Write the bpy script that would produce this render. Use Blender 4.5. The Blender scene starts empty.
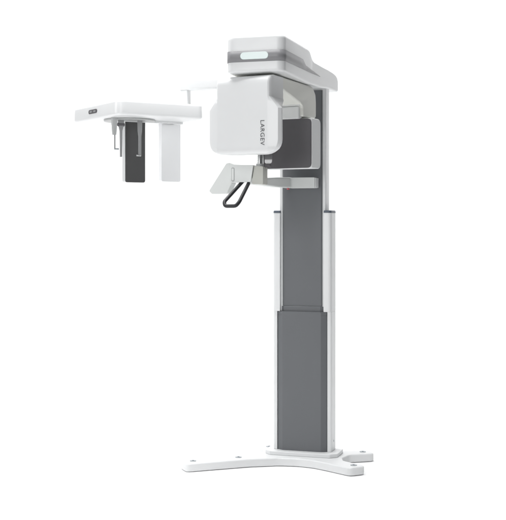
import bpy, bmesh, math, random
from mathutils import Vector, Matrix
random.seed(3)
scene = bpy.context.scene
COL = scene.collection
R = math.radians

# ------------------------------------------------------------------ materials
def mat(name, col, rough=0.4, metal=0.0, bump=0.02, scale=400, vary=0.02, spec=0.5, trans=0.0, coat=0.0):
    m = bpy.data.materials.new(name); m.use_nodes = True
    nt = m.node_tree; b = nt.nodes['Principled BSDF']
    b.inputs['Roughness'].default_value = rough
    b.inputs['Metallic'].default_value = metal
    b.inputs['Specular IOR Level'].default_value = spec
    b.inputs['Transmission Weight'].default_value = trans
    b.inputs['Coat Weight'].default_value = coat
    tc = nt.nodes.new('ShaderNodeTexCoord')
    n = nt.nodes.new('ShaderNodeTexNoise'); n.inputs['Scale'].default_value = 6; n.inputs['Detail'].default_value = 5
    nt.links.new(tc.outputs['Object'], n.inputs['Vector'])
    mx = nt.nodes.new('ShaderNodeMix'); mx.data_type = 'RGBA'
    nt.links.new(n.outputs['Fac'], mx.inputs['Factor'])
    mx.inputs['A'].default_value = (*[max(0, c * (1 - vary)) for c in col], 1)
    mx.inputs['B'].default_value = (*[min(1, c * (1 + vary)) for c in col], 1)
    nt.links.new(mx.outputs['Result'], b.inputs['Base Color'])
    mr = nt.nodes.new('ShaderNodeMapRange')
    mr.inputs['To Min'].default_value = rough * 0.9; mr.inputs['To Max'].default_value = min(1, rough * 1.12)
    nt.links.new(n.outputs['Fac'], mr.inputs['Value']); nt.links.new(mr.outputs['Result'], b.inputs['Roughness'])
    if bump:
        f = nt.nodes.new('ShaderNodeTexNoise'); f.inputs['Scale'].default_value = scale; f.inputs['Detail'].default_value = 2
        nt.links.new(tc.outputs['Object'], f.inputs['Vector'])
        bp = nt.nodes.new('ShaderNodeBump'); bp.inputs['Strength'].default_value = bump; bp.inputs['Distance'].default_value = 0.002
        nt.links.new(f.outputs['Fac'], bp.inputs['Height']); nt.links.new(bp.outputs['Normal'], b.inputs['Normal'])
    return m
M = dict(
    white=mat('white_shell', (0.77, 0.78, 0.785), 0.38, coat=0.1),
    cream=mat('cream_shell', (0.76, 0.765, 0.72), 0.45),
    tan=mat('warm_grey_shell', (0.50, 0.505, 0.465), 0.45),
    support=mat('support_grey_white', (0.68, 0.70, 0.69), 0.42),
    panel=mat('white_shell_lifted', (0.87, 0.88, 0.89), 0.4),  # shell white made lighter for the collimator, colour standing in for fill light
    grey=mat('grey_paint', (0.133, 0.140, 0.149), 0.5, bump=0.08, scale=650, vary=0.05),
    band=mat('band_grey', (0.235, 0.235, 0.245), 0.42),
    dark=mat('dark_panel', (0.098, 0.094, 0.101), 0.5, bump=0.04, scale=600),
    charcoal=mat('charcoal_panel', (0.070, 0.070, 0.071), 0.5, bump=0.04, scale=600),
    black=mat('black_rubber', (0.022, 0.023, 0.026), 0.5, bump=0.05, scale=500),
    cap=mat('slate_cap', (0.10, 0.12, 0.15), 0.45),
    steel=mat('brushed_steel', (0.55, 0.56, 0.56), 0.25, metal=1.0, bump=0.01),
    zinc=mat('zinc_bolt', (0.40, 0.43, 0.45), 0.45, metal=0.4),
    lens=mat('mint_lens', (0.64, 0.74, 0.73), 0.25, coat=0.4, bump=0),
    clear=mat('clear_acrylic', (0.92, 0.94, 0.94), 0.05, trans=1.0, bump=0),
    alu=mat('grey_plastic', (0.42, 0.43, 0.43), 0.4),
    rod=mat('dark_grey_plastic', (0.27, 0.275, 0.28), 0.4),
    print=mat('dark_print', (0.085, 0.088, 0.095), 0.5, bump=0),
    red=mat('red_plastic', (0.50, 0.10, 0.12), 0.4),
    paper=mat('white_backdrop_paint', (0.93, 0.93, 0.93), 0.85, bump=0.02, scale=60, vary=0.01, spec=0.2),
)

# ------------------------------------------------------------------ helpers
def obj(name, bm, m, parent=None, bevel=0.0, seg=3, smooth=True, matrix=None, ang=30):
    bmesh.ops.recalc_face_normals(bm, faces=bm.faces[:])
    me = bpy.data.meshes.new(name); bm.to_mesh(me); bm.free()
    me.materials.append(M[m])
    o = bpy.data.objects.new(name, me); COL.objects.link(o)
    if parent: o.parent = parent
    if matrix is not None: o.matrix_local = matrix
    if bevel:
        b = o.modifiers.new('bevel', 'BEVEL'); b.width = bevel; b.segments = seg
        b.limit_method = 'ANGLE'; b.angle_limit = R(ang); b.harden_normals = True
    if smooth:
        for p in me.polygons: p.use_smooth = True
        if not bevel:
            me.set_sharp_from_angle(angle=R(ang))
    return o

def rounded(pts, rad, n=6):
    """2D polygon with corners rounded; rad is one number or a list."""
    out = []; N = len(pts)
    for i in range(N):
        r = rad[i] if isinstance(rad, (list, tuple)) else rad
        p = Vector(pts[i]); a = Vector(pts[i - 1]); b = Vector(pts[(i + 1) % N])
        if r <= 0: out.append(tuple(p)); continue
        d1 = (a - p); d2 = (b - p); l1, l2 = d1.length, d2.length; d1.normalize(); d2.normalize()
        half = d1.angle(d2) / 2
        t = min(r / math.tan(half), l1 * .49, l2 * .49)
        q0, q1 = p + d1 * t, p + d2 * t
        for k in range(n + 1):
            s = k / n
            out.append(tuple((q0 * (1 - s) + p * s) * (1 - s) + (p * (1 - s) + q1 * s) * s))
    return out

AX = {'x': lambda p, t: (t, p[0], p[1]), 'y': lambda p, t: (p[0], t, p[1]), 'z': lambda p, t: (p[0], p[1], t)}
def prism(poly, axis, lo, hi, bm=None):
    bm = bm or bmesh.new()
    a = [bm.verts.new(AX[axis](p, lo)) for p in poly]; b = [bm.verts.new(AX[axis](p, hi)) for p in poly]
    n = len(poly)
    bm.faces.new(a); bm.faces.new(b[::-1])
    for i in range(n): bm.faces.new((a[i], a[(i + 1) % n], b[(i + 1) % n], b[i]))
    return bm
def box(x0, x1, y0, y1, z0, z1, bm=None):
    return prism([(x0, y0), (x1, y0), (x1, y1), (x0, y1)], 'z', z0, z1, bm)
def loft(rings, bm=None, caps=True):
    bm = bm or bmesh.new()
    V = [[bm.verts.new(p) for p in r] for r in rings]; n = len(rings[0])
    for a, b in zip(V, V[1:]):
        for i in range(n): bm.faces.new((a[i], a[(i + 1) % n], b[(i + 1) % n], b[i]))
    if caps: bm.faces.new(V[0][::-1]); bm.faces.new(V[-1])
    return bm
def cyl(c, r, z0, z1, n=24, axis='z', bm=None, r2=None):
    """round bar along an axis; c holds the two other coordinates"""
    bm = bm or bmesh.new(); r2 = r if r2 is None else r2
    rings = []
    for t, rr in ((z0, r), (z1, r2)):
        rings.append([AX[axis]((c[0] + rr * math.cos(2 * math.pi * k / n), c[1] + rr * math.sin(2 * math.pi * k / n)), t) for k in range(n)])
    return loft(rings, bm)
def tube(pts, r, n=12, closed=False, sq=1.0, bm=None):
    bm = bm or bmesh.new(); P = [Vector(p) for p in pts]; N = len(P); rings = []
    ref = None
    for i in range(N):
        a = P[i - 1] if (i > 0 or closed) else P[i]; b = P[(i + 1) % N] if (i < N - 1 or closed) else P[i]
        t = (b - a).normalized()
        if ref is None: ref = t.orthogonal().normalized()
        ref = (ref - t * ref.dot(t)).normalized(); q = t.cross(ref)
        rings.append([P[i] + ref * r * math.cos(2 * math.pi * k / n) + q * r * sq * math.sin(2 * math.pi * k / n) for k in range(n)])
    if closed: rings.append(rings[0]); 
    if not closed: return loft(rings, bm)
    V = [[bm.verts.new(p) for p in r_] for r_ in rings[:-1]]
    for j in range(len(V)):
        a, b = V[j], V[(j + 1) % len(V)]
        for i in range(n): bm.faces.new((a[i], a[(i + 1) % n], b[(i + 1) % n], b[i]))
    return bm
def pill(cx, cz, w, h, n=10):
    r = h / 2; out = []
    for k in range(n + 1):
        a = -math.pi / 2 + math.pi * k / n; out.append((cx + w / 2 - r + r * math.cos(a), cz + r * math.sin(a)))
    for k in range(n + 1):
        a = math.pi / 2 + math.pi * k / n; out.append((cx - w / 2 + r + r * math.cos(a), cz + r * math.sin(a)))
    return out

# ------------------------------------------------------------------ studio: floor and backdrop
PSI = R(17.2)
def studio(lx, ly):                       # studio axes follow the wall of the room
    c, s = math.cos(PSI), math.sin(PSI)
    return (lx * c - ly * s, lx * s + ly * c)
bm = bmesh.new()
prof = [(-6.5, 0.0), (-3.5, 0.0), (0, 0.0), (2.6, 0.0)]
wall_bm = bmesh.new()
W = 4.8
def sheet(bm, profile):
    rows = []
    for ly, z in profile:
        rows.append([bm.verts.new((*studio(lx, ly), z)) for lx in (-W, -1.5, 1.5, W)])
    for a, b in zip(rows, rows[1:]):
        for i in range(3): bm.faces.new((a[i], a[i + 1], b[i + 1], b[i]))
sheet(bm, prof)
fl = obj('floor', bm, 'paper', smooth=False); fl['kind'] = 'structure'
curve = [(2.6 + 1.6 * math.sin(R(a)), 0.0 + 1.6 * (1 - math.cos(R(a)))) for a in range(0, 91, 6)]
sheet(wall_bm, curve + [(4.2, 3.0), (4.2, 4.6)])
wl = obj('backdrop', wall_bm, 'paper', smooth=True, ang=60); wl['kind'] = 'structure'

# ------------------------------------------------------------------ the machine
root = bpy.data.objects.new('xray_machine', None); COL.objects.link(root)
root['label'] = 'tall white and grey dental x-ray machine with cephalometric arm standing on a splayed white base'
root['category'] = 'x-ray machine'

# ---- base
FL = [(-.514, -.394), (-.576, -.315)]
out = [(-.576, -.312), (-.508, -.401), (-.237, -.186), (-.10, -.112), (.0, -.094), (.09, -.112), (.165, -.152), (.318, -.246), (.392, -.172),
       (.245, -.075), (.222, .0), (.245, .082), (.368, .160), (.308, .250), (.17, .168), (0, .145), (-.17, .168), (-.225, .240), (-.285, .150), (-.252, .108), (-.225, .03), (-.27, -.068)]
rad = [.03, .03, .15, .12, .2, .12, .15, .035, .035, .05, .04, .05, .035, .035, .1, .3, .1, .035, .035, .05, .05, .1]
base = obj('base_frame', prism(rounded(out, rad, 7), 'z', 0.002, .045), 'white', root, bevel=.008, seg=4)
for x, y in ((-.50, -.318), (-.303, -.158), (.322, -.176), (.295, .180), (-.232, .172)):
    b = obj('leveling_bolt', cyl((x, y), .017, .0445, .0475, 28), 'zinc', base, bevel=.001)
    b2 = bmesh.new(); cyl((x, y), .0055, .0474, .0490, 6, bm=b2); b3 = obj('bolt_head', b2, 'cap', base)
plate = rounded([(-.200, -.010), (-.165, -.045), (.165, -.045), (.200, -.010), (.200, .13), (-.200, .13)], .012, 4)
obj('base_plate', prism(plate, 'z', .0452, .066), 'white', root, bevel=.003)

# ---- grey lower column sleeve
def sleeve_ring(hw, fr, ch, z, vf=0.0, vb=.104):
    return [(-fr, vf, z), (fr, vf, z), (hw, vf + ch, z), (hw, vb, z), (-hw, vb, z), (-hw, vf + ch, z)]
low = obj('lower_column', loft([sleeve_ring(.136, .106, .016, .0655), sleeve_ring(.136, .106, .016, .791),
                                sleeve_ring(.1335, .105, .016, .7915), sleeve_ring(.1335, .105, .016, .7935),
                                sleeve_ring(.136, .106, .016, .794), sleeve_ring(.136, .106, .016, .806), sleeve_ring(.131, .103, .016, .811)]),
          'grey', root, bevel=.0012, seg=2, ang=8)
obj('collar', loft([sleeve_ring(.118, .1, .012, .808, .012, .1), sleeve_ring(.118, .1, .012, .838, .012, .1), sleeve_ring(.115, .098, .012, .841, .014, .1)]), 'grey', low, bevel=.0012, seg=2, ang=15)

# ---- side rails of the outer column and their caps
for sgn in (-1, 1):
    lower = [(.1385, .012), (.1605, .012), (.1605, .118), (.1385, .118)]
    upper = [(.1205, .0035), (.1605, .0035), (.1605, .118), (.1385, .118), (.1385, .0200), (.1205, .0200)]
    lower = [(sgn * x, y) for x, y in rounded(lower, [0, .016, .010, 0], 6)]
    upper = [(sgn * x, y) for x, y in rounded(upper, [.003, .018, .010, 0, 0, 0], 6)]
    if sgn < 0: lower, upper = lower[::-1], upper[::-1]
    rb = prism(lower, 'z', .0665, .8118); prism(upper, 'z', .812, 1.340, rb)
    rail = obj('side_rail', rb, 'white', root, bevel=.0012, seg=2)
    capring = lambda d, z: [(sgn * (.1405 + (abs(x) - .1405) * (1 - d)), .06 + (y - .06) * (1 - d), z) for x, y in upper]
    obj('rail_cap', loft([capring(-.02, 1.3402), capring(-.02, 1.3450), capring(.02, 1.3510), capring(.10, 1.3530)]), 'cap', rail)
    obj('screw', cyl((.068, .118), .0055, sgn * .1600, sgn * .1622, 16, 'x'), 'zinc', rail, bevel=.0006)
obj('rear_cover', box(-.138, .138, .105, .1165, .0666, 1.338), 'white', root, bevel=.001)

# ---- telescopic upper column
up = obj('upper_column', prism(rounded([(-.1275, .022), (.1275, .022), (.1275, .1035), (-.1275, .1035)], .006, 4), 'z', .812, 2.005), 'white', root, bevel=.001, seg=2)
obj('front_cover', loft([[(-.109, .0219, z), (-.103, .0165, z), (.103, .0165, z), (.109, .0219, z)] for z in (.842, 1.995)]), 'grey', up, ang=8)
for sgn in (-1, 1):
    x = sorted((sgn * .1095, sgn * .1125))
    obj('guide_strip', box(x[0], x[1], .0205, .0219, .842, 1.995), 'alu', up)

# ---- gantry housing on top
def housing_ring(v, a, b, t, cx, cz, rb=.012):
    flat = max(0, min(1, (cx - .02) / .014))
    pts = []
    def arc(cxx, czz, rx, rz, a0, a1, n=6):
        for k in range(n + 1):
            q = R(a0 + (a1 - a0) * k / n); x_, z_ = math.cos(q), math.sin(q)
            if rx != rz or rx > .019:      # the rear corners turn from a round into a flat bevel
                s0, s1 = (R(a0), R(a1)); e = k / n
                fx = math.cos(s0) * (1 - e) + math.cos(s1) * e; fz = math.sin(s0) * (1 - e) + math.sin(s1) * e
                x_ += (fx - x_) * flat; z_ += (fz - z_) * flat
            pts.append((cxx + rx * x_, v, czz + rz * z_))
    arc(a - rb, b + rb, rb, rb, -90, 0); arc(a - cx, t - cz, cx, cz, 0, 90)
    arc(-a + cx, t - cz, cx, cz, 90, 180); arc(-a + rb, b + rb, rb, rb, 180, 270)
    return pts
HS = [(-.853, .104, 1.997, 2.144, .018, .018), (-.8515, .114, 1.991, 2.150, .018, .018), (-.847, .124, 1.987, 2.1535, .018, .018),
      (-.838, .133, 1.985, 2.156, .018, .018), (-.826, .1385, 1.984, 2.1575, .018, .018), (-.81, .140, 1.984, 2.158, .018, .018),
      (-.60, .140, 1.982, 2.158, .018, .018), (-.40, .140, 1.980, 2.157, .018, .018), (-.365, .140, 1.980, 2.156, .020, .022),
      (-.345, .140, 1.981, 2.155, .024, .032), (-.325, .140, 1.982, 2.154, .030, .043), (-.305, .140, 1.983, 2.153, .036, .050), (-.28, .140, 1.985, 2.152, .040, .053),
      (-.10, .140, 1.992, 2.150, .040, .052), (.02, .140, 2.004, 2.149, .040, .050), (.14, .140, 2.006, 2.147, .040, .050), (.21, .140, 2.008, 2.141, .040, .050), (.242, .1395, 2.009, 2.130, .040, .048),
      (.262, .1385, 2.010, 2.113, .040, .045), (.274, .136, 2.012, 2.094, .038, .040), (.279, .132, 2.016, 2.078, .034, .034)]
gan = obj('gantry_housing', loft([housing_ring(*h) for h in HS]), 'white', root, ang=33)

def half_w(v):
    for p, q in zip(HS, HS[1:]):
        if p[0] <= v <= q[0]:
            s = (v - p[0]) / (q[0] - p[0]); return p[1] + (q[1] - p[1]) * s
    return .14
path = []                                   # plan path of the band, right side to left side
vs = [-.16, -.22, -.30, -.38, -.44, -.455, -.475, -.495, -.51, -.60, -.70, -.81, -.818, -.826, -.832, -.838, -.843, -.847, -.8495, -.8515, -.853]
def band_h(v):
    bot = 2.033 + (.010) * max(0, min(1, (v + .85) / .69))
    if v > -.455: top = bot + .001 + .022 * (max(0, (-.16 - v)) / .295)
    elif v > -.51: top = (bot + .023) + (2.085 - bot - .023) * ((-.455 - v) / .055)
    else: top = 2.085
    return bot, top
for sgn in (1, -1):
    seq = vs if sgn > 0 else vs[::-1]
    for v in seq:
        path.append((sgn * (half_w(v) + .0012), v - .0012 if v < -.82 else v, *band_h(v)))
bm = bmesh.new(); prev = None
for x, y, b, t in path:
    cur = [bm.verts.new((x, y, b)), bm.verts.new((x, y, t))]
    if prev: bm.faces.new((prev[0], cur[0], cur[1], prev[1]))
    prev = cur
band = obj('accent_band', bm, 'band', gan, ang=40)
sd = band.modifiers.new('solid', 'SOLIDIFY'); sd.thickness = .004; sd.offset = 0
obj('indicator_light', prism(pill(0, 2.0605, .136, .033, 12), 'y', -.8600, -.8540), 'lens', gan, bevel=.0015)
obj('slew_ring', cyl((0, -.5), .085, 1.970, 1.988, 48), 'alu', gan)

# ---- rotating arm, tube head, detector (local axes turned about the slewing axis)
TM = Matrix.Translation((0, -.5, 0)) @ Matrix.Rotation(R(-10), 4, 'Z')
side = [(-.30, 1.976), (.225, 1.976), (.262, 1.94), (.268, 1.900), (.268, 1.816), (.112, 1.816), (.106, 1.872), (-.20, 1.916), (-.30, 1.922)]
side = rounded(side, [.0, .05, .03, .02, .022, .012, .03, .03, .0], 6)
abm = prism(side, 'x', -1, 1)
for v_ in abm.verts:                          # the beam narrows from the head to the detector
    v_.co.x *= .1 + .038 * max(0, min(1, (.09 - v_.co.y) / .32))
arm = obj('rotating_arm', abm, 'cream', root, bevel=.009, seg=4, matrix=TM)
obj('detector_mount', prism(rounded([(-.075, 1.805), (.082, 1.805), (.082, 1.866), (-.075, 1.866)], .008, 4), 'y', .094, .135), 'white', arm, bevel=.005)
obj('mount_lip', prism(rounded([(-.082, 1.868), (.088, 1.868), (.088, 1.876), (-.082, 1.876)], .003, 3), 'y', .088, .135), 'white', arm, bevel=.002)

def head_ring(w, yf, W1, y1, W2, y2, yb):
    core = min(.133, W1 - .006)
    rear = .1405 if W2 < .1435 and w > 1.8 else (W2 - .043 if w < 1.8 else min(.146, W2))
    return [(-core, yf, w), (-core + .004, yf, w), (core - .004, yf, w), (core, yf, w), (W1, y1, w), (W2, y2, w), (W2, y2 + .012, w), (rear, yb, w),
            (-rear, yb, w), (-W2, y2 + .012, w), (-W2, y2, w), (-W1, y1, w)]
F = -.355
rings = []
# bottom rounding, lower winged body, shoulders, narrow upper body, top rounding
for w, dw, dy in ((1.606, .072, .018), (1.6072, .060, .011), (1.6105, .046, .006), (1.617, .031, .002), (1.627, .0165, 0), (1.640, .0075, 0), (1.655, .002, 0), (1.670, 0, 0)):
    rings.append(head_ring(w, F + dy, .180 - dw * .9, F + .012 + dy, .189 - dw, F + .030, F + .115 - dy))
rings.append(head_ring(1.815, F, .180, F + .012, .189, F + .030, F + .115))
for k in range(1, 7):
    s = k / 6; e = s
    rings.append(head_ring(1.815 + .055 * s, F, .180 - .043 * e, F + .012 - .006 * e, .189 - .0485 * e, F + .030 - .012 * e, F + .115 + .035 * e))
for a in range(0, 91, 15):
    s = math.sin(R(a)); c_ = 1 - math.cos(R(a)); h = .042
    rings.append(head_ring(1.93 + h * s, F + h * c_, .137, F + .006 + h * c_, .1405, F + .018 + h * c_ * .8, F + .15))
head = obj('tube_head', loft(rings), 'white', root, bevel=.003, seg=3, matrix=TM, ang=22)
obj('head_rear_shell', prism(rounded([(-.105, 1.68), (.105, 1.68), (.105, 1.90), (-.105, 1.90)], .03, 6), 'y', F + .08, -.20), 'white', head, bevel=.012, seg=4)

def text_mesh(name, s, size, m, parent, matrix, extrude=.0006, spacing=1.0, offset=0.0):
    cu = bpy.data.curves.new(name, 'FONT'); cu.body = s; cu.size = size; cu.extrude = extrude
    cu.space_character = spacing; cu.offset = offset; cu.align_x = 'CENTER'; cu.align_y = 'CENTER'
    t = bpy.data.objects.new(name, cu); COL.objects.link(t)
    bpy.context.view_layer.update()
    me = bpy.data.meshes.new_from_object(t.evaluated_get(bpy.context.evaluated_depsgraph_get()))
    bpy.data.objects.remove(t)
    me.name = name; me.materials.clear(); me.materials.append(M[m])
    o = bpy.data.objects.new(name, me); COL.objects.link(o); o.parent = parent; o.matrix_local = matrix
    return o
lm = Matrix.Translation((.105, F - .0007, 1.702)) @ Matrix.Rotation(R(90), 4, 'X') @ Matrix.Rotation(R(-90), 4, 'Z')
text_mesh('brand_lettering', 'LARGEV', .0300, 'print', head, lm, spacing=1.12)

det = obj('detector_housing', prism(rounded([(.126, 1.558), (.232, 1.558), (.232, 1.808), (.126, 1.808)], [.006, .03, .03, .006], 6), 'x', -.155, .140), 'white', root, bevel=.012, seg=4, matrix=TM)
obj('detector_face', prism(rounded([(-.152, 1.560), (.137, 1.560), (.137, 1.806), (-.152, 1.806)], .022, 7), 'y', .1185, .128), 'dark', det, bevel=.002)

# ---- chin rest
carm = [(.02, 1.473), (.02, 1.529), (-.05, 1.529), (-.30, 1.518), (-.54, 1.506), (-.62, 1.506), (-.62, 1.471), (-.30, 1.469), (-.06, 1.473)]
chin_arm = obj('chin_rest_arm', prism(carm, 'x', -.098, -.046), 'support', root, bevel=.008, seg=4)
pad = rounded([(-.06, 1.4715), (.086, 1.4715), (.086, 1.5265), (-.06, 1.5265)], .006, 3)
pm = obj('mounting_block', prism(pad, 'y', -.055, .0164), 'support', chin_arm, bevel=.006, seg=4)
obj('end_cap', prism(rounded([(.0868, 1.4735), (.0905, 1.4735), (.0905, 1.5245), (.0868, 1.5245)], .001, 2), 'y', -.048, .016), 'white', chin_arm, bevel=.001)
body = rounded([(-.194, 1.482), (-.150, 1.483), (-.088, 1.484), (-.075, 1.566), (-.13, 1.567), (-.175, 1.570), (-.194, 1.578)], [.004, .02, .006, .006, .06, .06, .006], 5)
chin = obj('chin_rest', prism(body, 'y', -.632, -.56), 'support', root, bevel=.005, seg=4)
obj('holder_block', prism(rounded([(-.086, 1.474), (-.028, 1.471), (-.028, 1.560), (-.074, 1.560)], .006, 4), 'y', -.622, -.545), 'tan', chin, bevel=.005, seg=3)
sl = obj('slot_trim', prism(pill(0, 0, .070, .0165, 8), 'y', -.0015, .004), 'alu', chin, bevel=.001,
         matrix=Matrix.Translation((-.1785, -.633, 1.521)) @ Matrix.Rotation(R(-90), 4, 'Y'))
obj('slot_cover', prism(pill(0, 0, .058, .010, 8), 'y', -.0022, .003), 'support', sl, bevel=.0006)
# swept side wing, its face leaning away from the panel
wing = rounded([(-.327, 1.444), (-.312, 1.429), (-.228, 1.429), (-.1955, 1.480), (-.1955, 1.5785), (-.214, 1.576)], [.008, .01, .012, .003, .003, .012], 5)
bmw = bmesh.new()
def wv(x, z, back):
    t = (-.195 - x) / .13
    return (x, -.632 + .03 * max(0, t) + .30 * (1.5785 - z) + (.075 - .03 * max(0, t) if back else 0), z)
a = [bmw.verts.new(wv(x, z, 0)) for x, z in wing]; b = [bmw.verts.new(wv(x, z, 1)) for x, z in wing]
bmw.faces.new(a); bmw.faces.new(b[::-1])
for i in range(len(wing)): bmw.faces.new((a[i], a[(i + 1) % len(wing)], b[(i + 1) % len(wing)], b[i]))
obj('side_wing', bmw, 'support', chin, bevel=.005, seg=3)
obj('support_rod', cyl((-.052, -.60), .0115, 1.559, 1.66, 24), 'steel', chin)
obj('support_rod', cyl((-.036, -.592), .004, 1.556, 1.66, 16), 'steel', chin)
obj('rod_clamp', cyl((-.052, -.60), .017, 1.557, 1.573, 24), 'alu', chin, bevel=.002)
obj('clamp_knob', cyl((-.585, 1.567), .012, -.034, .0, 24, 'x'), 'dark', chin, bevel=.003)
obj('bite_blade', prism(rounded([(-.028, 1.572), (.008, 1.572), (.016, 1.66), (-.028, 1.66)], [.014, .014, .004, .004], 6), 'y', -.5965, -.5935), 'clear', chin)
# hand grip: a flat black loop leaning towards the patient
def grip_pts():
    P2 = [(-.138, 1.488, -.60), (-.1935, 1.386, -.72), (-.184, 1.3655, -.735), (-.130, 1.3655, -.735), (-.118, 1.384, -.72), (-.103, 1.488, -.60)]
    out = []
    for i, p in enumerate(P2):
        q = Vector((p[0], p[2], p[1]))
        if i in (0, 5): out.append(q); continue
        pr = Vector((P2[i - 1][0], P2[i - 1][2], P2[i - 1][1])); nx = Vector((P2[i + 1][0], P2[i + 1][2], P2[i + 1][1]))
        d1 = (pr - q); d2 = (nx - q); t = .011
        q0 = q + d1.normalized() * t; q1 = q + d2.normalized() * t
        for k in range(6):
            s = k / 5; out.append((q0 * (1 - s) + q * s) * (1 - s) + (q * (1 - s) + q1 * s) * s)
    return out
obj('hand_grip', tube(grip_pts(), .0090, 16), 'black', root)
obj('stop_button', cyl((-.066, -.03), .007, 1.4635, 1.472, 20), 'red', chin_arm, bevel=.002)

# ---- cephalometric arm and head support
ca = obj('cephalostat_arm', prism(rounded([(.155, 2.040), (.225, 2.040), (.225, 2.100), (.155, 2.100)], .012, 5), 'x', -.757, -.125), 'white', root, bevel=.008, seg=4)
obj('arm_post', prism(rounded([(-.756, .160), (-.709, .160), (-.709, .218), (-.756, .218)], .008, 4), 'z', 1.945, 2.0405), 'white', ca, bevel=.002)
CM = Matrix.Translation((-.958, -.244, 0)) @ Matrix.Rotation(R(49.1), 4, 'Z')
LX, LY = .545, .640
pl = rounded([(0, 0), (LX, 0), (LX, LY), (0, LY)], [.055, .05, .05, .05], 8)
def plate_ring(d, z):
    return [(LX / 2 + (x - LX / 2) * (1 - 2 * d / LX), LY / 2 + (y - LY / 2) * (1 - 2 * d / LY), z) for x, y in pl]
pr = []
zt, zb = 1.953, 1.871
for a in range(0, 91, 18):
    pr.append(plate_ring(.016 * (1 - math.sin(R(a))) + .004, zb + .016 * (1 - math.cos(R(a)))))
for a in range(0, 91, 18):
    pr.append(plate_ring(.012 * (1 - math.cos(R(a))) + .006, zt - .012 + .012 * math.sin(R(a))))
ch = obj('head_support', loft(pr), 'white', root, matrix=CM, ang=45)
# indicator badge on the short left side
bd = obj('control_badge', prism(pill(.338, 1.915, .112, .023, 10), 'x', .0012, .008), 'dark', ch, bevel=.001)
for cy in (.310, .360):
    obj('badge_button', prism(pill(cy, 1.915, .028, .010, 8), 'x', -.0005, .003), 'rod', bd, bevel=.0006)
dk = obj('rotating_disk', cyl((.19, .25), .145, 1.860, 1.8712, 56), 'alu', ch, bevel=.004)
obj('guide_rail', box(.10, .52, .225, .285, 1.858, 1.8711), 'white', ch, bevel=.002)

def slab(name, cx, cy, wx, ty, z0, z1, m_face, m_body):
    p = rounded([(cx - wx / 2, z0), (cx + wx / 2, z0), (cx + wx / 2, z1), (cx - wx / 2, z1)], [.014, .014, .004, .004], 6)
    s = obj(name, prism(p, 'y', cy - ty / 2, cy + ty / 2), m_body, ch, bevel=.003)
    return s
ds = slab('image_sensor', .222, .262, .128, .036, 1.515, 1.868, None, 'white')
fp = rounded([(.222 - .062, 1.5165), (.222 + .0625, 1.5165), (.222 + .0625, 1.862), (.222 - .062, 1.862)], [.012, .013, .003, .003], 6)
obj('sensor_face', prism(fp, 'y', .241, .2462), 'charcoal', ds, bevel=.0015)
slab('collimator_panel', .452, .262, .126, .036, 1.524, 1.868, None, 'panel')
obj('panel_bracket', box(.396, .470, .235, .29, 1.858, 1.8665), 'alu', ch, bevel=.001)

def ear_rod(x, y, foot_dx, m):
    b_ = loft([rounded([(x - q, y - .010, ), (x + q, y - .010), (x + q, y + .010), (x - q, y + .010)], .003, 3) and
               [(px, py, z) for px, py in rounded([(x - q, y - .010), (x + q, y - .010), (x + q, y + .010), (x - q, y + .010)], .003, 3)]
               for q, z in ((.0085, 1.775), (.0105, 1.79), (.0165, 1.872))])
    h = obj('ear_rod_holder', b_, m, ch, bevel=.001)
    obj('ear_rod', cyl((x + .003, y), .0040, 1.694, 1.776, 14), 'rod', ch)
    obj('ear_plug', cyl((y, 1.697), .0046, *sorted((x, x + foot_dx)), 14, 'x'), 'zinc', ch, bevel=.002)
ear_rod(.058, .170, .028, 'alu')
b_ = loft([[(.205 + sx * q, .150 + sy * .008, z) for sx, sy in ((-1, -1), (1, -1), (1, 1), (-1, 1))] for q, z in ((.0062, 1.662), (.0062, 1.77), (.0105, 1.80), (.0125, 1.872))])
er = obj('ear_rod', b_, 'rod', ch, bevel=.001)
obj('ear_plug', cyl((.150, 1.664), .0048, .183, .212, 14, 'x'), 'steel', ch, bevel=.002)
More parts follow.
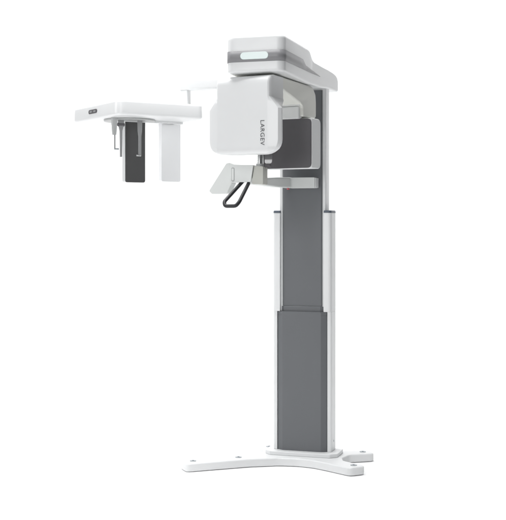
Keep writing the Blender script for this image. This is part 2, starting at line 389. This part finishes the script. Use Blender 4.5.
# nose rest between them
b_ = loft([[(.108 + sx * q, .19 + sy * .007, z) for sx, sy in ((-1, -1), (1, -1), (1, 1), (-1, 1))] for q, z in ((.004, 1.655), (.006, 1.80), (.014, 1.83), (.018, 1.872))])
nr = obj('nose_rest', b_, 'rod', ch, bevel=.001)
obj('nose_rest_joint', cyl((.19, 1.835), .010, .088, .128, 16, 'x'), 'dark', ch, bevel=.002)

# ------------------------------------------------------------------ camera
cam = bpy.data.cameras.new('camera'); co = bpy.data.objects.new('camera', cam); COL.objects.link(co)
co.location = (1.570834, -5.95166, 1.275); co.rotation_euler = (R(90), 0, PSI)
cam.sensor_width = 36; cam.lens = 36 * 1150 / 520; cam.shift_y = -35 / 520; cam.clip_end = 200
scene.camera = co

# ------------------------------------------------------------------ light
w = bpy.data.worlds.new('World'); scene.world = w; w.use_nodes = True
w.node_tree.nodes['Background'].inputs[0].default_value = (0.96, 0.98, 1, 1)
w.node_tree.nodes['Background'].inputs[1].default_value = 0.15
def area(name, lx, ly, z, tx, ty, tz, sx, sy, power, col=(1, 1, 1)):
    l = bpy.data.lights.new(name, 'AREA'); l.shape = 'RECTANGLE'; l.size = sx; l.size_y = sy; l.energy = power; l.color = col
    o = bpy.data.objects.new(name, l); COL.objects.link(o)
    o.location = (*studio(lx, ly), z)
    d = Vector((*studio(tx, ty), tz)) - o.location
    o.rotation_euler = d.to_track_quat('-Z', 'Y').to_euler()
    return o
area('key_softbox', -2.1, -4.8, 2.4, -0.1, 0, 1.5, 2.2, 2.2, 91)
area('side_softbox', -3.6, 0.3, 2.0, -0.9, 0.3, 1.8, 0.8, 1.8, 27)
top = area('top_softbox', -0.6, -0.12, 5.4, -0.35, -0.25, 0, 2.8, 2.8, 118)
top.data.spread = R(95)          # honeycomb grid: keeps the pool of light round the machine
area('backdrop_light', -3.2, 1.7, 2.7, -1.8, 4.2, 2.7, 0.8, 3.0, 92)
area('backdrop_light', 3.2, 1.9, 2.7, 1.9, 4.2, 2.7, 0.8, 3.0, 98)

scene.view_settings.view_transform = 'Standard'; scene.view_settings.look = 'None'
scene.view_settings.exposure = 0; scene.view_settings.gamma = 1
scene.cycles.max_bounces = 10; scene.cycles.diffuse_bounces = 6
